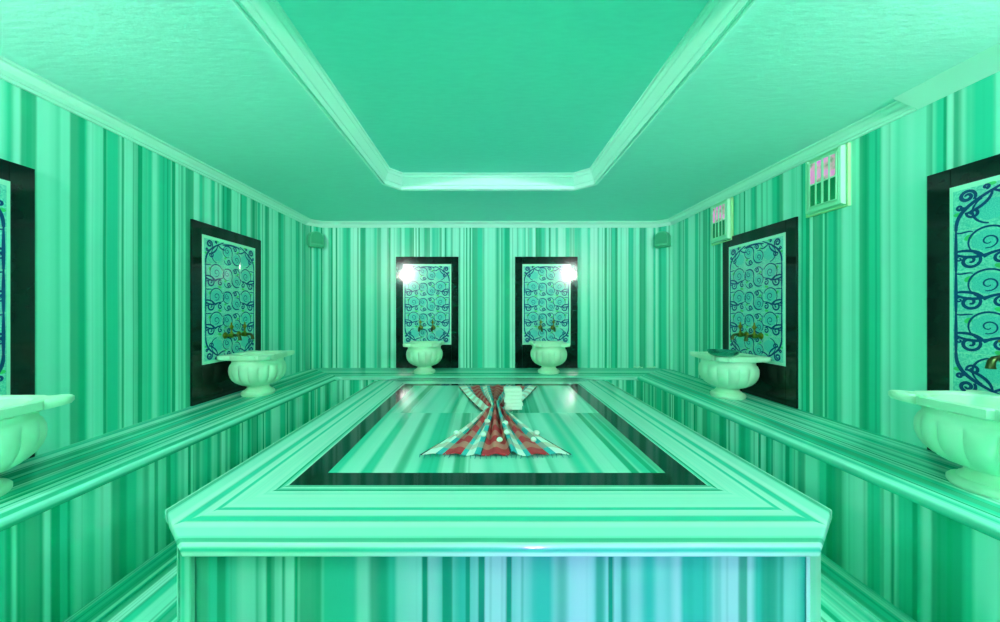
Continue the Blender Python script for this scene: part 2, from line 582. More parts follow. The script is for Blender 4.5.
right_body = [(XR - G_, YR + G_), (XR - G_, YB - CH - 0.003), WRm, (FRm[0] + o * .7, FRm[1] + o * .7), (FR0[0] + o, FR0[1] + 0.01), (BXR + o, YR + G_)]
bench('long streaked green marble bench along the right wall below the two small windows', right_top, (3, 4), right_body, 'x', 1.9)
back_top = [up(FLm), FL1, FR1, up(FRm), up(WRm), (XR - CH - 0.003, YB - G_), (XL + CH + 0.003, YB - G_), up(WLm)]
back_body = [up((FLm[0] - o * .7, FLm[1] + o * .7)), (FL1[0] - 0.01, FL1[1] + o), (FR1[0] + 0.01, FR1[1] + o), up((FRm[0] + o * .7, FRm[1] + o * .7)), up(WRm), (XR - CH - 0.003, YB - G_), (XL + CH + 0.003, YB - G_), up(WLm)]
bench('streaked green marble bench across the back wall behind the central platform', back_top, (0, 1, 2), back_body, 'y', 0.7)

# uneven white sealant bead where the back bench meets the wall, right corner
bm = bmesh.new()
pts = []
for i in range(15):
    t = i / 14
    pts.append((2.00 + 0.10 * t + 0.0, YB - 0.010 , HB + 0.008 + 0.006 * math.sin(i * 2.1) ))
tube(bm, pts, [0.007 + 0.004 * random.random() for _ in pts], 8)
tube(bm, [(1.83 + 0.016 * i, YB - 0.010, HB + 0.010 + 0.008 * math.sin(i * 1.7)) for i in range(8)], [0.004 + 0.007 * (i % 3 == 1) for i in range(8)], 8)
struct('trim_6', bm, M['caulk'], smooth=60)

# ------------------------------------------------------------------ central platform
PX0, PX1, PY0, PY1, HP = -0.98, 1.05, 0.89, 3.15, EYE - 0.60
cx_, cy_ = (PX0 + PX1) / 2, (PY0 + PY1) / 2
pf = thing('marble_platform', 'large raised marble platform with a black inlaid band in the middle of the room', 'platform', (cx_, cy_, 0))
def P(x, y): return (x - cx_, y - cy_)
# outer octagon
CF = 0.16; CS = 0.17
fl = (-0.787, PY0); sl_ = (PX0, 1.05); fr = (0.858, PY0); sr_ = (PX1, 1.05)
bl = (-0.787, PY1); sbl = (PX0, PY1 - 0.16); br = (0.858, PY1); sbr = (PX1, PY1 - 0.16)
def midp(a, b): return ((a[0] + b[0]) / 2, (a[1] + b[1]) / 2)
mfl, mfr, mbl, mbr = midp(fl, sl_), midp(fr, sr_), midp(bl, sbl), midp(br, sbr)
IX0, IX1, IY0, IY1 = -0.687, 0.763, 1.195, 2.89          # outer edge of the black band
JX0, JX1, JY0, JY1 = -0.594, 0.666, 1.289, 2.815         # inner edge of the black band
TH = 0.034
ringbm = bmesh.new()
secs = [([mfl, fl, fr, mfr, (IX1, IY0), (IX0, IY0)], (0, 1, 2), 0), ([mfr, sr_, sbr, mbr, (IX1, IY1), (IX1, IY0)], (0, 1, 2), 1),
        ([mbr, br, bl, mbl, (IX0, IY1), (IX1, IY1)], (0, 1, 2), 2), ([mbl, sbl, sl_, mfl, (IX0, IY0), (IX0, IY1)], (0, 1, 2), 3)]
for poly, fr_, mi in secs:
    prism(ringbm, [P(*p) for p in poly], HP - TH, HP, mi=mi, front=fr_, bev=0.006, seg=3)
tagface = None
def uvring(co, n, c):
    x, y = c.x + cx_, c.y + cy_
    return (0, 0)
# uv per section through the material index, then one material
bmesh.ops.recalc_face_normals(ringbm, faces=ringbm.faces)
uvl = ringbm.loops.layers.uv.verify()
for f in ringbm.faces:
    s = f.material_index
    for l in f.loops:
        c = l.vert.co; drop = (HP - c.z) * 1.0
        if s == 0: u, v = (c.y + cy_ - PY0) - drop, c.x
        elif s == 1: u, v = (PX1 - c.x - cx_) - drop, c.y
        elif s == 2: u, v = (PY1 - c.y - cy_) - drop, c.x
        else: u, v = (c.x + cx_ - PX0) - drop, c.y
        l[uvl].uv = (u, v)
    f.material_index = 0
obj('top_ring', ringbm, M['ring'], pf, smooth=40)
bm = bmesh.new()
for poly in ([(IX0, IY0), (IX1, IY0), (JX1, JY0), (JX0, JY0)], [(IX1, IY0), (IX1, IY1), (JX1, JY1), (JX1, JY0)],
             [(IX1, IY1), (IX0, IY1), (JX0, JY1), (JX1, JY1)], [(IX0, IY1), (IX0, IY0), (JX0, JY0), (JX0, JY1)]):
    prism(bm, [P(*p) for p in poly], HP - 0.03, HP - 0.0008)
tag(obj('inlay_band', bm, M['granite'], pf), 'polished black stone band')
bm = bmesh.new()
ym = (JY0 + JY1) / 2
prism(bm, [P(JX0, JY0), P(JX1, JY0), P(JX1, ym - 0.001), P(JX0, ym - 0.001)], HP - 0.03, HP)
prism(bm, [P(JX0, ym + 0.001), P(JX1, ym + 0.001), P(JX1, JY1), P(JX0, JY1)], HP - 0.03, HP)
ymc = ym - cy_
obj('centre_slab', bm, M['panel'], pf, uvf=lambda co, n, c: (co.x + (0.02 * (co.y - ymc) if c.y < ymc else 0.05 * (ymc - co.y) + 0.37), co.y))
# base with diagonal corner posts
bfl, bsl, bfr, bsr = (-0.785, 0.925), (-0.905, 1.02), (0.857, 0.925), (0.975, 1.02)
bbl, bsbl, bbr, bsbr = (-0.785, PY1 - 0.035), (-0.905, PY1 - 0.13), (0.857, PY1 - 0.035), (0.975, PY1 - 0.13)
bm = bmesh.new()
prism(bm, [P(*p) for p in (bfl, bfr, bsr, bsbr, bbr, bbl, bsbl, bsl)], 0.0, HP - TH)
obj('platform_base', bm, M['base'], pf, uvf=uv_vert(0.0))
def post(a, b):
    a, b = Vector(a), Vector(b)
    n = Vector((b.y - a.y, a.x - b.x)).normalized()
    if n.dot((a + b) / 2 - Vector((cx_, cy_))) < 0: n = -n
    ex = (b - a).normalized() * 0.006
    q = [a - ex, b + ex, b + ex + n * 0.008, a - ex + n * 0.008]
    bmx = bmesh.new()
    prism(bmx, [P(*p) for p in q], 0.0, HP - TH)
    obj('corner_post', bmx, M['ring'], pf, uvf=lambda co, nn, c: (0.06 + co.x * 0.35, co.z))
for a, b in ((bfl, bsl), (bfr, bsr), (bbl, bsbl), (bbr, bsbr)): post(a, b)

# ------------------------------------------------------------------ tiled wall panels
ZF1, ZP1, ZP0 = EYE + 0.69, EYE + 0.597, EYE - 0.407
PW, PH = 0.60, ZP1 - ZP0
FW = 0.78
def stroke(bm, pts, wid, y, mi):
    """flat painted ribbon on the tile face; pts in the (x, z) plane"""
    pts = [Vector(p) for p in pts]
    n = len(pts)
    L, R = [], []
    for i in range(n):
        d = (pts[min(i + 1, n - 1)] - pts[max(i - 1, 0)])
        if d.length < 1e-9: d = Vector((1, 0))
        d.normalize()
        t = i / (n - 1)
        ww = wid * (0.45 + 0.55 * math.sin(PI * min(1, max(0, 0.15 + 0.8 * t)))) / 2
        nn = Vector((-d.y, d.x)) * ww
        L.append(bm.verts.new((pts[i].x + nn.x, y, pts[i].y + nn.y)))
        R.append(bm.verts.new((pts[i].x - nn.x, y, pts[i].y - nn.y)))
    for i in range(n - 1):
        f = bm.faces.new((L[i], R[i], R[i + 1], L[i + 1])); f.material_index = mi
def spiral(cx, cz, r0, r1, a0, turns, n=26):
    out = []
    for i in range(n):
        t = i / (n - 1)
        r = r0 + (r1 - r0) * t
        a = a0 + turns * 2 * PI * t
        out.append((cx + r * math.cos(a), cz + r * math.sin(a)))
    return out
def arc(cx, cz, r, a0, a1, n=16, ry=None):
    ry = ry or r
    return [(cx + r * math.cos(a0 + (a1 - a0) * i / (n - 1)), cz + ry * math.sin(a0 + (a1 - a0) * i / (n - 1))) for i in range(n)]
def bez(p0, p1, p2, p3, n=16):
    out = []
    for i in range(n):
        t = i / (n - 1); s = 1 - t
        out.append(tuple(s ** 3 * a + 3 * s * s * t * b + 3 * s * t * t * c + t ** 3 * d for a, b, c, d in zip(p0, p1, p2, p3)))
    return out
def blob(bm, cx, cz, rx, rz, y, mi, rot=0, lob=0, n=22):
    vs = []
    for i in range(n):
        a = 2 * PI * i / n
        k = 1 + lob * math.cos(7 * a)
        x, z = rx * k * math.cos(a), rz * k * math.sin(a)
        vs.append(bm.verts.new((cx + x * math.cos(rot) - z * math.sin(rot), y, cz + x * math.sin(rot) + z * math.cos(rot))))
    f = bm.faces.new(vs); f.material_index = mi
def tile_mesh():
    """three by five painted tiles in the x-z plane, face towards -y"""
    bm = bmesh.new()
    ts = 0.1915
    bx, bz = (PW - 3 * ts) / 2, (PH - 5 * ts) / 2
    box(bm, -PW / 2, PW / 2, -0.020, -0.002, 0, PH, mi=1)
    g = 0.0012
    for i in range(3):
        for j in range(5):
            x0 = -PW / 2 + bx + i * ts; z0 = bz + j * ts
            box(bm, x0 + g, x0 + ts - g, -0.0225, -0.019, z0 + g, z0 + ts - g, mi=0, bev=0.0008, seg=1)
    y1, y2, y3 = -0.0228, -0.0232, -0.0236
    wd = 0.017
    K = 1.3
    for sx in (-1, 1):
        xe = sx * (PW / 2 - bx - 0.012)           # the border vine
        inn = -sx
        for j in range(5):
            z0 = bz + j * ts
            corner = j in (0, 4)
            mz = (lambda zz: zz) if j != 4 else (lambda zz: 2 * (z0 + ts / 2) - zz)
            def T(p): return (xe + inn * p[0] * ts, mz(z0 + p[1] * ts))
            def st(pts, wdt=wd / 1.5, mi=2, y=y2): stroke(bm, [T(p) for p in pts], wdt * K, y, mi)
            if not corner:
                stroke(bm, [(xe, z0 + ts * k / 6) for k in range(7)], wd * 0.75, y2, 2)
                blob(bm, *T((0.56, 0.68)), 0.056, 0.046, y1, 3, lob=0.08)
                st(arc(0.56, 0.66, 0.34, math.radians(20), math.radians(215), 18), 0.007)
                st(spiral(0.25, 0.24, 0.20, 0.03, math.radians(70), -1.5), 0.0105)
                st(bez((0.0, 0.48), (0.15, 0.52), (0.45, 0.46), (0.5, 0.28)), 0.010)
                st(bez((0.0, 0.42), (0.2, 0.28), (0.45, 0.30), (0.62, 0.40)), 0.010)
                st(bez((0.5, 0.3), (0.62, 0.42), (0.75, 0.4), (0.86, 0.44)), 0.009)
                st(spiral(0.76, 0.24, 0.13, 0.02, math.radians(60), 1.3), 0.009)
                st(spiral(0.06, 0.30, 0.06, 0.012, math.radians(90), 1.1, 14), 0.006)
                st(spiral(0.56, 0.66, 0.17, 0.04, math.radians(250), 1.2), 0.005)
                st(bez((0.0, 0.95), (0.12, 0.9), (0.2, 0.98), (0.3, 0.93)), 0.006)
                st(bez((0.86, 0.44), (1.0, 0.5), (1.02, 0.7), (0.92, 0.86)), 0.006)
                blob(bm, *T((0.22, 0.80)), 0.016, 0.011, y1, 4, rot=0.7)
                blob(bm, *T((0.74, 0.06)), 0.018, 0.010, y1, 4, rot=-0.3)
            else:
                blob(bm, *T((0.60, 0.60)), 0.056, 0.048, y1, 3, lob=0.08)
                st(arc(0.62, 0.60, 0.33, math.radians(100), math.radians(240), 14), 0.007)
                st(bez((0.0, 1.0), (0.0, 0.62), (0.12, 0.38), (0.95, 0.02), 20), 0.012)
                st(spiral(0.20, 0.20, 0.155, 0.03, math.radians(40), -1.6), 0.0115)
                st(spiral(0.07, 0.44, 0.07, 0.015, math.radians(0), 1.3, 16), 0.008)
                st(spiral(0.52, 0.07, 0.06, 0.012, math.radians(90), -1.3, 16), 0.008)
                st(bez((0.16, 0.62), (0.4, 0.56), (0.62, 0.4), (0.62, 0.16)), 0.010)
                st(spiral(0.30, 0.62, 0.12, 0.025, math.radians(200), -1.3), 0.009)
                st(bez((0.62, 0.16), (0.8, 0.3), (0.95, 0.35), (1.05, 0.3)), 0.009)
                blob(bm, *T((0.02, 0.60)), 0.012, 0.009, y1, 4)
                blob(bm, *T((0.60, 0.03)), 0.016, 0.008, y1, 4)
    for j in range(5):                                 # middle column
        z0 = bz + j * ts
        def T(p): return (-ts / 2 + p[0] * ts, z0 + p[1] * ts)
        def st(pts, wdt=0.009, mi=2, y=y2): stroke(bm, [T(p) for p in pts], wdt * K, y, mi)
        blob(bm, *T((0.22, 0.66)), 0.038, 0.044, y1, 3, lob=0.08)
        blob(bm, *T((0.78, 0.36)), 0.042, 0.044, y1, 3, lob=0.08)
        if j == 4:
            st(bez((-0.05, 0.88), (0.3, 0.97), (0.7, 0.97), (1.05, 0.88)), 0.011)
        if j == 0:
            st(bez((-0.05, 0.12), (0.3, 0.03), (0.7, 0.03), (1.05, 0.12)), 0.011)
        st(bez((0.06, 0.84), (0.42, 0.98), (0.55, 0.74), (0.5, 0.46)))
        st(bez((0.5, 0.46), (0.46, 0.2), (0.7, 0.04), (0.95, 0.14)))
        st(spiral(0.68, 0.80, 0.12, 0.02, math.radians(180), -1.4))
        st(spiral(0.33, 0.20, 0.12, 0.02, math.radians(0), -1.4))
        st(arc(0.22, 0.62, 0.24, math.radians(130), math.radians(290), 12), 0.006)
        st(arc(0.78, 0.40, 0.24, math.radians(-50), math.radians(110), 12), 0.006)
        st(spiral(0.22, 0.66, 0.13, 0.03, math.radians(90), 1.2), 0.005)
        st(spiral(0.78, 0.36, 0.13, 0.03, math.radians(270), 1.2), 0.005)
        st(bez((0.68, 0.92), (0.82, 0.98), (0.95, 0.88), (0.98, 0.74)), 0.006)
        st(bez((0.33, 0.08), (0.2, 0.02), (0.06, 0.12), (0.03, 0.26)), 0.006)
        blob(bm, *T((0.86, 0.70)), 0.014, 0.009, y1, 4, rot=0.6)
        blob(bm, *T((0.12, 0.34)), 0.014, 0.009, y1, 4, rot=0.6)
    # all painted faces look towards -y
    bm.normal_update()
    for f in bm.faces:
        if f.material_index in (2, 3, 4) and f.normal.y > 0:
            f.normal_flip()
    return bm
def make_panel():
    t = thing('tile_panel', 'x', 'tile panel')
    bm = bmesh.new()
    zt, z1, z0 = ZF1 - HB, ZP1 - HB, ZP0 - HB
    a, b = FW / 2, PW / 2
    g = 0.001
    box(bm, -a, -b - g, -0.016, -0.0005, 0.001, zt, bev=0.0015, seg=1)
    box(bm, b + g, a, -0.016, -0.0005, 0.001, zt, bev=0.0015, seg=1)
    box(bm, -b, b, -0.016, -0.0005, z1 + g, zt, bev=0.0015, seg=1)
    box(bm, -b, b, -0.016, -0.0005, 0.001, z0 - g, bev=0.0015, seg=1)
    tag(obj('stone_surround', bm, M['granite'], t), 'polished black stone surround')
    p = obj('painted_tiles', tile_mesh(), [M['tile'], M['tile_edge'], M['navy'], M['turq'], M['leaf']], t, recalc=False)
    p.location = (0, 0, ZP0 - HB)
    tag(p, 'turquoise tiles painted with blue scrolls')
    return t
proto = make_panel()
spots = [  # x, y, rotation, label
    (-0.746, YB, 0, 'black-framed blue scroll tile panel on the back wall, left of the two there'),
    (0.741, YB, 0, 'black-framed blue scroll tile panel on the back wall, right of the two there'),
    (XL, 2.945, PI / 2, 'black-framed blue scroll tile panel on the left wall behind the farther basin'),
    (XR, 2.882, -PI / 2, 'black-framed blue scroll tile panel on the right wall behind the basin holding a metal bowl'),
    (XL, 1.278, PI / 2, 'black-framed tile panel at the left edge of the photo behind the near basin'),
    (XR, 1.363, -PI / 2, 'black-framed tile panel at the right edge of the photo behind the near basin')]
for i, (x, y, r, lab) in enumerate(spots):
    o_ = proto if i == 0 else copy_tree(proto)
    o_.location = (x, y, HB); o_.rotation_euler = (0, 0, r); o_['label'] = lab
    o_['group'] = 'tile panels around the walls'

# ------------------------------------------------------------------ brass taps
def make_tap():
    t = thing('brass_tap', 'x', 'tap', group='brass taps above the basins')
    bm = bmesh.new()
    rot = Matrix.Rotation(PI / 2, 4, 'X')          # lathe axis z -> -y
    lathe(bm, [(0.0, 0.0), (0.026, 0.0), (0.028, 0.004), (0.024, 0.010), (0.013, 0.014), (0.012, 0.034), (0.019, 0.040), (0.021, 0.055), (0.019, 0.070), (0.013, 0.075), (0.0, 0.076)], 20, mat=rot, cap=False)
    obj('tap_body', bm, M['brass'], t, smooth=40)
    bm = bmesh.new()
    tube(bm, [(0, -0.070, 0), (0, -0.090, 0.003), (0, -0.108, 0.0), (0, -0.120, -0.012), (0, -0.124, -0.030), (0, -0.124, -0.042)],
         [0.012, 0.011, 0.011, 0.012, 0.013, 0.015], 14)
    obj('spout', bm, M['brass_dark'], t, smooth=40)
    bm = bmesh.new()
    lathe(bm, [(0.0, 0.018), (0.010, 0.018), (0.009, 0.030), (0.006, 0.034), (0.006, 0.050), (0.010, 0.056), (0.013, 0.070), (0.010, 0.084), (0.005, 0.092), (0.007, 0.100), (0.004, 0.108), (0.0, 0.110)], 16,
          mat=Matrix.Translation((0, -0.055, 0)), cap=False)
    tube(bm, [(-0.022, -0.055, 0.071), (-0.012, -0.055, 0.071), (0.012, -0.055, 0.071), (0.022, -0.055, 0.071)], [0.006, 0.004, 0.004, 0.006], 10)
    obj('tap_handle', bm, M['brass'], t, smooth=40)
    return t
tap = make_tap()
where = ['left tile panel of the back wall', 'right tile panel of the back wall', 'tile panel on the left wall', 'right wall tile panel behind the metal bowl',
         'tile panel at the left edge of the photo', 'tile panel at the right edge of the photo']
k = 0
for i, (x, y, r, lab) in enumerate(spots):
    for s in (-1, 1):
        o_ = tap if k == 0 else copy_tree(tap)
        k += 1
        off = Vector((s * 0.078, -0.0225, 0)); off.rotate(Euler((0, 0, r)))
        if i >= 2: off.y += -0.0
        o_.location = (x + off.x, y + off.y, EYE - 0.195)
        o_.rotation_euler = (0, 0, r)
        side = ('left-hand' if s < 0 else 'right-hand')
        o_['label'] = side + ' brass tap on the ' + where[i]

# ------------------------------------------------------------------ basins
def seg_hit(ang, poly):
    d = Vector((math.cos(ang), math.sin(ang)))
    best = None
    for i in range(len(poly)):
        a = Vector(poly[i]); b = Vector(poly[(i + 1) % len(poly)])
        e = b - a
        den = d.x * e.y - d.y * e.x
        if abs(den) < 1e-9: continue
        t = (a.x * e.y - a.y * e.x) / den
        s = (a.x * d.y - a.y * d.x) / den
        if t > 0 and -1e-6 <= s <= 1 + 1e-6:
            best = t if best is None else max(best, t)
    return best
quarter = [(0.205, -0.105), (0.205, 0.105), (0.188, 0.116), (0.200, 0.140), (0.218, 0.168), (0.222, 0.190), (0.212, 0.212), (0.190, 0.222), (0.168, 0.218), (0.140, 0.200), (0.116, 0.188)]
outline = []
for q in range(4):
    c, s = math.cos(q * PI / 2), math.sin(q * PI / 2)
    outline += [(0.94 * (c * x - s * y), 0.94 * (s * x + c * y)) for x, y in quarter]
def make_basin():
    t = thing('stone_basin', 'x', 'basin', group='fluted marble basins on the benches')
    bm = bmesh.new()
    lathe(bm, [(0.0, 0.0), (0.118, 0.0), (0.124, 0.010), (0.124, 0.024), (0.116, 0.034), (0.100, 0.038), (0.095, 0.048), (0.084, 0.056), (0.079, 0.070), (0.082, 0.084), (0.0, 0.086)], 48, cap=False)
    obj('basin_foot', bm, M['cream'], t, smooth=40)
    bm = bmesh.new()
    prof = [(0.0, 0.078), (0.080, 0.078), (0.100, 0.084), (0.134, 0.097), (0.162, 0.114), (0.185, 0.138), (0.200, 0.164), (0.208, 0.192), (0.210, 0.218), (0.208, 0.243), (0.200, 0.262), (0.190, 0.272), (0.186, 0.285), (0.188, 0.304),
            (0.165, 0.304), (0.163, 0.27), (0.155, 0.22), (0.13, 0.17), (0.08, 0.135), (0.0, 0.125)]
    def mod(a, z, kk):
        if kk > 12: return 1.0
        wgt = max(0.0, min(1.0, (z - 0.082) / 0.05)) * max(0.0, min(1.0, (0.270 - z) / 0.03))
        c = abs(math.cos(a * 8))
        return 1 - 0.075 * wgt * (1 - c ** 0.7)
    lathe(bm, prof, 160, mod=mod, cap=False)
    obj('basin_bowl', bm, M['cream'], t, smooth=50)
    bm = bmesh.new()
    N = 144
    angs = [2 * PI * i / N for i in range(N)]
    ro = [seg_hit(a, outline) for a in angs]
    ear = [max(0.0, min(1.0, (r - 0.220) / 0.05)) for r in ro]
    def loop(fr, z, eup=0.0):
        return [bm.verts.new((fr(i) * math.cos(angs[i]), fr(i) * math.sin(angs[i]), z + eup * ear[i])) for i in range(N)]
    loops = [loop(lambda i: 0.165, 0.3045), loop(lambda i: 0.165, 0.338), loop(lambda i: 0.172, 0.346), loop(lambda i: min(ro[i] - 0.012, 0.195 + 0.3 * (ro[i] - 0.205)), 0.350),
             loop(lambda i: ro[i] - 0.006, 0.350), loop(lambda i: ro[i], 0.344), loop(lambda i: ro[i], 0.312, 0.016), loop(lambda i: ro[i] - 0.008, 0.306, 0.010), loop(lambda i: 0.188 + 0.1 * (ro[i] - 0.188), 0.3045)]
    for a, b in zip(loops, loops[1:] + loops[:1]):
        for i in range(N):
            bm.faces.new((a[i], a[(i + 1) % N], b[(i + 1) % N], b[i]))
    obj('basin_rim', bm, M['cream'], t, smooth=40)
    return t
basin = make_basin()
bspots = [(-0.722, 3.985, 0, 'fluted pale marble basin on the back bench, left of the two there'),
          (0.712, 3.985, 0, 'fluted pale marble basin on the back bench, right of the two there'),
          (-1.955, 2.95, 0, 'fluted pale marble basin on the left bench before the whole tile panel'),
          (1.995, 2.86, 0, 'fluted pale marble basin on the right bench with a metal bowl on its rim'),
          (-1.955, 1.27, 0, 'big pale marble basin cut off by the left edge of the photo'),
          (2.000, 1.35, 0, 'big pale marble basin cut off by the right edge of the photo')]
for i, (x, y, r, lab) in enumerate(bspots):
    o_ = basin if i == 0 else copy_tree(basin)
    o_.location = (x, y, HB); o_.rotation_euler = (0, 0, r); o_['label'] = lab

# metal bowl on the rim of the right basin
t = thing('metal_bowl', 'dark shiny metal bath bowl standing on the rim of the right wall basin', 'bowl', (1.862, 2.722, HB + 0.350))
bm = bmesh.new()
lathe(bm, [(0.0, 0.0), (0.060, 0.0), (0.082, 0.008), (0.100, 0.022), (0.108, 0.038), (0.111, 0.046), (0.106, 0.047), (0.100, 0.036), (0.086, 0.018), (0.060, 0.008), (0.028, 0.006), (0.022, 0.014), (0.0, 0.016)], 48, cap=False)
obj('bowl_body', bm, M['tin'], t, smooth=50)

# ------------------------------------------------------------------ corner speakers
def make_speaker():
    t = thing('wall_speaker', 'x', 'speaker', group='small speakers in the back corners')
    bm = bmesh.new()
    b = bmesh.new()
    wd, h, dp = 0.084, 0.185, 0.10
    sh = [(-wd, 0), (wd, 0), (wd, 0.105)] + [(wd * math.cos(a), 0.105 + (h - 0.105) * math.sin(a)) for a in [PI * i / 12 for i in range(1, 12)]] + [(-wd, 0.105)]
    fr_ = [b.verts.new((x * 0.94, -dp, 0.004 + z * 0.95)) for x, z in sh]
    bk = [b.verts.new((x, -0.018, z)) for x, z in sh]
    b.faces.new(fr_); b.faces.new(bk)
    for i in range(len(sh)):
        j = (i + 1) % len(sh)
        b.faces.new((fr_[i], fr_[j], bk[j], bk[i]))
    bmesh.ops.recalc_face_normals(b, faces=b.faces)
    bmesh.ops.bevel(b, geom=[e_ for e_ in b.edges if all(abs(v.co.y + dp) < 1e-5 for v in e_.verts)], offset=0.010, segments=3, profile=0.5, affect='EDGES')
    merge(bm, b)
    obj('speaker_housing', bm, M['speaker'], t, smooth=40)
    bm = bmesh.new()
    g = [(x * 0.78, -dp - 0.004, 0.030 + z * 0.74) for x, z in sh]
    g2 = [(x * 0.80, -dp + 0.002, 0.029 + z * 0.75) for x, z in sh]
    a_ = [bm.verts.new(p) for p in g]; c_ = [bm.verts.new(p) for p in g2]
    bm.faces.new(a_)
    for i in range(len(sh)):
        j = (i + 1) % len(sh)
        bm.faces.new((a_[i], a_[j], c_[j], c_[i]))
    obj('speaker_grille', bm, M['grille'], t)
    bm = bmesh.new()
    box(bm, -0.03, 0.03, -0.022, 0.0, 0.03, 0.12, bev=0.003)
    box(bm, -wd * 0.96, wd * 0.96, -dp * 0.98, -0.02, -0.010, 0.0, bev=0.002)
    obj('mounting_bracket', bm, M['speaker'], t)
    return t
spk = make_speaker()
for i, (x, y, r, lab) in enumerate([(XL + CH / 2 + 0.002, YB - CH / 2 - 0.002, PI / 4, 'small round-topped speaker under the cornice in the back left corner'),
                                    (XR - CH / 2 - 0.002, YB - CH / 2 - 0.002, -PI / 4, 'small round-topped speaker under the cornice in the back right corner')]):
    o_ = spk if i == 0 else copy_tree(spk)
    o_.location = (x, y, EYE + 0.80); o_.rotation_euler = (0, 0, r); o_['label'] = lab

# ------------------------------------------------------------------ small projecting windows on the right wall
def make_window():
    """front towards -y in its own frame, width along x"""
    t = thing('wall_window', 'x', 'window', group='small paned windows high on the right wall')
    W, H, D = 0.275, 0.385, 0.042
    bm = bmesh.new()
    def ring(o0, y0, o1, y1, mi=0):
        a = [(-W / 2 + o0, y0, o0), (W / 2 - o0, y0, o0), (W / 2 - o0, y0, H - o0 * 0.4), (-W / 2 + o0, y0, H - o0 * 0.4)]
        b = [(-W / 2 + o1, y1, o1), (W / 2 - o1, y1, o1), (W / 2 - o1, y1, H - o1 * 0.4), (-W / 2 + o1, y1, H - o1 * 0.4)]
        for i in range(4):
            face(bm, [a[i], a[(i + 1) % 4], b[(i + 1) % 4], b[i]], mi)
    ring(0.0, -0.001, 0.0, -0.012); ring(0.0, -0.012, 0.010, -0.014); ring(0.010, -0.014, 0.018, -D); ring(0.018, -D, 0.034, -D - 0.003); ring(0.034, -D - 0.003, 0.038, -D + 0.014)
    face(bm, [(-W / 2 + 0.03, -D + 0.008, 0.03), (W / 2 - 0.03, -D + 0.008, 0.03), (W / 2 - 0.03, -D + 0.008, H - 0.012), (-W / 2 + 0.03, -D + 0.008, H - 0.012)])
    obj('casing', bm, M['casing'], t)
    bm = bmesh.new()
    tr = 0.007
    for x0, x1, z0, z1 in ((-W / 2 - 0.004, -W / 2 + tr, -0.004, H), (W / 2 - tr, W / 2 + 0.004, -0.004, H), (-W / 2 + tr, W / 2 - tr, -0.004, tr * 0.6)):
        box(bm, x0, x1, -0.020, -0.001, z0, z1, bev=0.002)
    tag(obj('outer_trim', bm, M['casing_trim'], t), 'yellow-green wooden trim')
    x0, x1, z0, z1 = -W / 2 + 0.050, W / 2 - 0.044, 0.052, H - 0.036
    nx = 4
    cw = (x1 - x0) / nx
    zm = z0 + (z1 - z0) * 0.50
    bm = bmesh.new()
    for i in range(nx + 1):
        hw = 0.006 if i == 2 else 0.0038
        box(bm, x0 + i * cw - hw, x0 + i * cw + hw, -D - 0.006, -D + 0.006, z0, z1, bev=0.001)
    for z in (z0, zm, z1):
        box(bm, x0 - 0.0035, x1 + 0.0035, -D - 0.005, -D + 0.006, z - 0.004, z + 0.004, bev=0.001)
    obj('glazing_bars', bm, M['casing'], t)
    for i in range(nx):
        for lo, hi, mat_ in ((z0, zm, M['pane_dark']), (zm, z1, M['pane_pink'])):
            bm = bmesh.new()
            box(bm, x0 + i * cw + 0.003, x0 + (i + 1) * cw - 0.003, -D + 0.0, -D + 0.005, lo + 0.003, hi - 0.003)
            pn = obj('pane', bm, mat_, t)
            pn['label'] = 'pink lit pane' if mat_ is M['pane_pink'] else 'dark green pane'
    return t
win = make_window()
for i, (y, lab) in enumerate([(2.2725, 'cream paned window box on the right wall, the nearer and larger-looking one'),
                              (3.2875, 'cream paned window box on the right wall, the farther one above the tile panel edge')]):
    o_ = win if i == 0 else copy_tree(win)
    o_.location = (XR, y, EYE + 0.662); o_.rotation_euler = (0, 0, -PI / 2); o_['label'] = lab

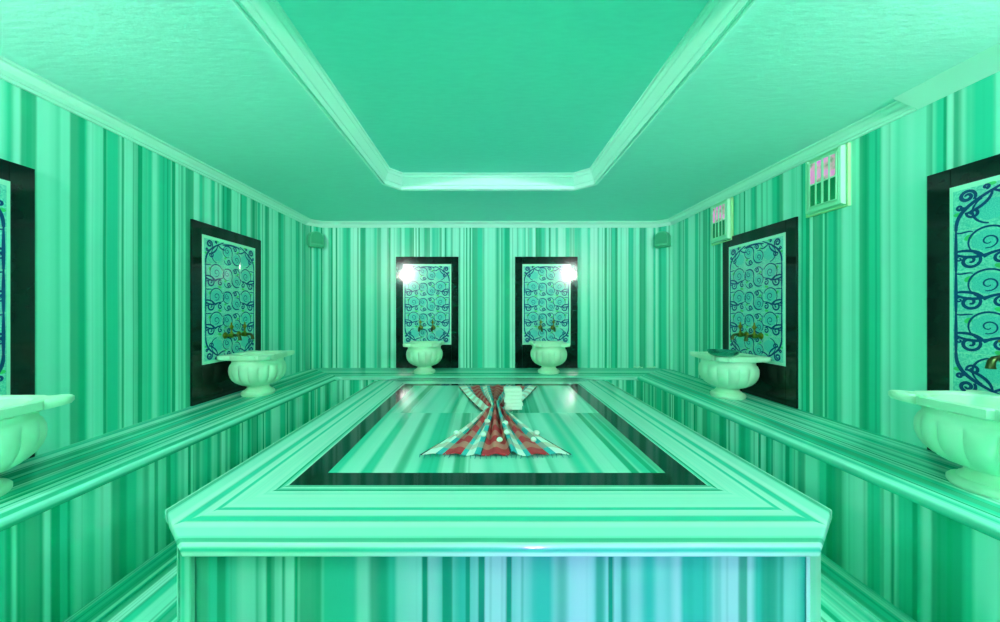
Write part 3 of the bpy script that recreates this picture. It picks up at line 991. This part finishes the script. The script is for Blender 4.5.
# ------------------------------------------------------------------ bath wrap on the platform
tw = thing('bath_towel', 'red, white and teal plaid bath wrap gathered like a bow on the platform', 'towel', (0.04, 2.08, HP))
def towel_bm():
    bm = bmesh.new()
    NU, NV = 120, 90
    L = 1.32
    uvl = bm.loops.layers.uv.verify()
    grid = []
    for j in range(NV + 1):
        v = j / NV
        yy = 1.445 + L * v - 2.08
        s = (v - 0.43)
        if s < 0:
            k = min(1.0, (-s) / 0.43)
            half = 0.055 + 0.262 * k ** 1.1
        else:
            k = min(1.0, s / 0.57)
            half = 0.055 + 0.262 * k ** 0.85
        gath = 1 - k
        cxx = 0.01 + 0.03 * (v - 0.43) + 0.02 * k * (1 if s > 0 else 0)
        row = []
        for i in range(NU + 1):
            u = i / NU * 2 - 1
            fold = (0.5 + 0.5 * math.cos(u * PI * 7 + 0.9 * math.sin(3 * u))) ** 1.3
            fine = 0.5 + 0.5 * math.cos(u * PI * 15 + 1.3)
            g2 = min(1.0, gath * 1.25)
            z = 0.003 + (0.009 + 0.030 * g2) * fold * (1 - 0.6 * u * u) + 0.016 * g2 ** 1.5 * fine + 0.014 * g2 ** 3 * (1 - u * u)
            # one tall pleat runs down the front right of the middle
            z += 0.026 * math.exp(-((u - 0.22) / 0.035) ** 2) * (0.5 + 0.5 * g2) * (1 if s < 0 else 0.3)
            z += 0.016 * math.exp(-((u + 0.20) / 0.03) ** 2) * g2
            side = 0.35 * half * gath ** 2 * math.sin(u * PI * 7) * 0.25
            x = cxx + u * half + side
            yw = yy + (0.03 * k * (1 - abs(u)) * (-1 if s < 0 else 1)) * 0.6 + 0.004 * math.sin(9 * u + 1)
            row.append(bm.verts.new((x, yw, z)))
        grid.append(row)
    for j in range(NV):
        for i in range(NU):
            f = bm.faces.new((grid[j][i], grid[j][i + 1], grid[j + 1][i + 1], grid[j + 1][i]))
            f.smooth = True
            for l, (a, b) in zip(f.loops, ((i, j), (i + 1, j), (i + 1, j + 1), (i, j + 1))):
                l[uvl].uv = (a / NU, b / NV)
    return bm, grid
tb, grid = towel_bm()
ends = [[grid[0][i].co.copy() for i in range(0, 121, 4)], [grid[-1][i].co.copy() for i in range(0, 121, 4)]]
tc_ = obj('cloth', tb, M['plaid'], tw, recalc=False)
tc_.data.polygons.foreach_set('use_smooth', [True] * len(tc_.data.polygons))
so = tc_.modifiers.new('thickness', 'SOLIDIFY'); so.thickness = 0.0025; so.offset = 1
for e_, row in enumerate(ends):
    bm = bmesh.new()
    sg = -1 if e_ == 0 else 1
    for p in row:
        q = p.copy(); q.z = 0.0032
        L = 0.018 + 0.014 * random.random()
        dx = 0.012 * (random.random() - 0.5)
        tube(bm, [q + Vector((0, -sg * 0.004, 0.002)), q + Vector((dx * 0.5, sg * L * 0.5, 0.0)), q + Vector((dx, sg * L, -0.0005))], [0.0022, 0.0018, 0.0012], 6)
    obj('fringe', bm, M['fringe'], tw, smooth=60)

# towel surface height lookup (world) for the things lying on it
def towel_z(x, y):
    best = 0
    lx, ly = x - 0.04, y - 2.08
    bd = 0.02 ** 2
    best = -0.0025
    for vtx in tc_.data.vertices:
        d = (vtx.co.x - lx) ** 2 + (vtx.co.y - ly) ** 2
        if d < bd: bd = d; best = vtx.co.z
    return HP + best + 0.0025

# stack of soap bars beside the knot
def make_soap():
    bm = bmesh.new()
    box(bm, -0.050, 0.050, -0.032, 0.032, 0, 0.0205, bev=0.0055, seg=3)
    return obj('soap_bar', bm, M['soap'], None, smooth=40)
soap = make_soap()
SOAP_Z = 0.003 + max(towel_z(0.152 + a, 2.005 + b) for a in (-0.056, -0.04, -0.02, 0, 0.02, 0.04, 0.056) for b in (-0.038, -0.02, 0, 0.02, 0.038))
words = ['bottom bar of the stack', 'second bar from the bottom of the stack', 'third bar from the bottom of the stack', 'third bar from the top of the stack', 'second bar from the top of the stack', 'top bar of the stack']
for i in range(6):
    o_ = soap if i == 0 else soap.copy()
    if i: COL.objects.link(o_)
    o_.location = (0.152 + 0.004 * math.sin(i * 2.3), 2.005 + 0.003 * math.cos(i * 1.9), SOAP_Z + 0.0208 * i)
    o_.rotation_euler = (0, 0, 0.06 * math.sin(i * 1.7))
    tag(o_, 'white soap, ' + words[i] + ' on the plaid wrap', 'soap', 'white soap bars stacked on the platform')

# little white soaps scattered on the wrap
def make_pebble():
    bm = bmesh.new()
    bmesh.ops.create_icosphere(bm, subdivisions=3, radius=1)
    for v in bm.verts:
        c = v.co.copy()
        k = 1 + 0.14 * math.cos(3 * math.atan2(c.y, c.x)) * (1 - abs(c.z))
        v.co = Vector((c.x * 0.0145 * k, c.y * 0.0125 * k, c.z * 0.0115))
    return obj('guest_soap', bm, M['soap'], None, smooth=180)
peb = make_pebble()
plist = [(487, 428.5, 'upper one on the pale stripe left of the middle'), (483.3, 439.0, 'lower one on the pale stripe left of the middle'), (505.5, 430.5, 'highest one on the middle red stripe'),
         (499.5, 441.5, 'left one of a touching pair on the middle red stripe'), (507.0, 439.5, 'right one of a touching pair on the middle red stripe'),
         (536.5, 435.5, 'upper one on the right fan of the wrap'), (533.5, 439.8, 'lower one on the right fan of the wrap'), (456.5, 436.5, 'outermost one on the left fan of the wrap')]
for i, (px, py, lab) in enumerate(plist):
    y = 345 * 0.585 / (py - 312); x = (px - 487) / 345 * y
    o_ = peb if i == 0 else peb.copy()
    if i: COL.objects.link(o_)
    o_.location = (x, y, towel_z(x, y) + 0.011)
    o_.rotation_euler = (0, 0, i * 1.3)
    tag(o_, 'small white guest soap, ' + lab, 'soap', 'small white soaps on the plaid wrap')

# ------------------------------------------------------------------ wall lamps beside the camera
def make_lamp():
    t = thing('wall_lamp', 'x', 'lamp', group='globe lamps on the side walls')
    bm = bmesh.new()
    lathe(bm, [(0.0, 0.0), (0.06, 0.0), (0.06, 0.012), (0.045, 0.022), (0.02, 0.026), (0.016, 0.05), (0.0, 0.05)], 32, mat=Matrix.Rotation(PI / 2, 4, 'X'), cap=False)
    obj('wall_plate', bm, M['brass'], t, smooth=40)
    bm = bmesh.new()
    bmesh.ops.create_uvsphere(bm, u_segments=32, v_segments=16, radius=0.07, matrix=Matrix.Translation((0, -0.115, 0)))
    obj('globe', bm, M['globe'], t, smooth=180)
    ld = bpy.data.lights.new('lamp_fill_beam', 'SPOT')  # extra fill spot beside the globe, added to brighten the ceiling
    ld.energy = UP_FILL_POWER; ld.color = LAMP_TINT[:3]; ld.spot_size = math.radians(120); ld.spot_blend = 1.0; ld.shadow_soft_size = 0.03
    lo_ = bpy.data.objects.new('lamp_fill_beam', ld); COL.objects.link(lo_); lo_.parent = t
    lo_.location = (0, -0.17, 0.06)
    return t
lamp = make_lamp()
for i, (x, r, lab) in enumerate([(XL, PI / 2, 'white globe lamp on the left wall, mirrored in the left black tile frame'),
                                 (XR, -PI / 2, 'white globe lamp on the right wall, mirrored in the right black tile frame')]):
    o_ = lamp if i == 0 else copy_tree(lamp)
    o_.location = (x, 0.0, EYE + 0.90); o_.rotation_euler = (0, 0, r); o_['label'] = lab
    beam = [c for c in o_.children if c.type == 'LIGHT'][0]
    aim = Vector((-0.45 if x > 0 else 0.45, 1.0, 0.55))
    aim.rotate(Euler((0, 0, -r)))
    beam.rotation_euler = aim.to_track_quat('-Z', 'Y').to_euler()

# unseen uplight fitting, added on the floor to go with the violet spot
t = thing('added_uplight', 'small black uplight added out of view to throw violet light on the platform front', 'lamp', (0.36, -0.40, 0))
bm = bmesh.new()
lathe(bm, [(0.0, 0.0), (0.06, 0.0), (0.06, 0.015), (0.015, 0.02), (0.012, 0.10), (0.0, 0.10)], 24, cap=False)
obj('lamp_foot', bm, M['granite'], t, smooth=40)
bm = bmesh.new()
lathe(bm, [(0.0, 0.0), (0.035, 0.0), (0.04, 0.05), (0.036, 0.05), (0.030, 0.01), (0.0, 0.01)], 24, mat=Matrix.Translation((0, 0, 0.12)) @ Matrix.Rotation(math.radians(76), 4, 'X') @ Matrix.Rotation(PI, 4, 'Y') @ Matrix.Rotation(PI, 4, 'X'), cap=False)
obj('lamp_head', bm, M['granite'], t, smooth=40)
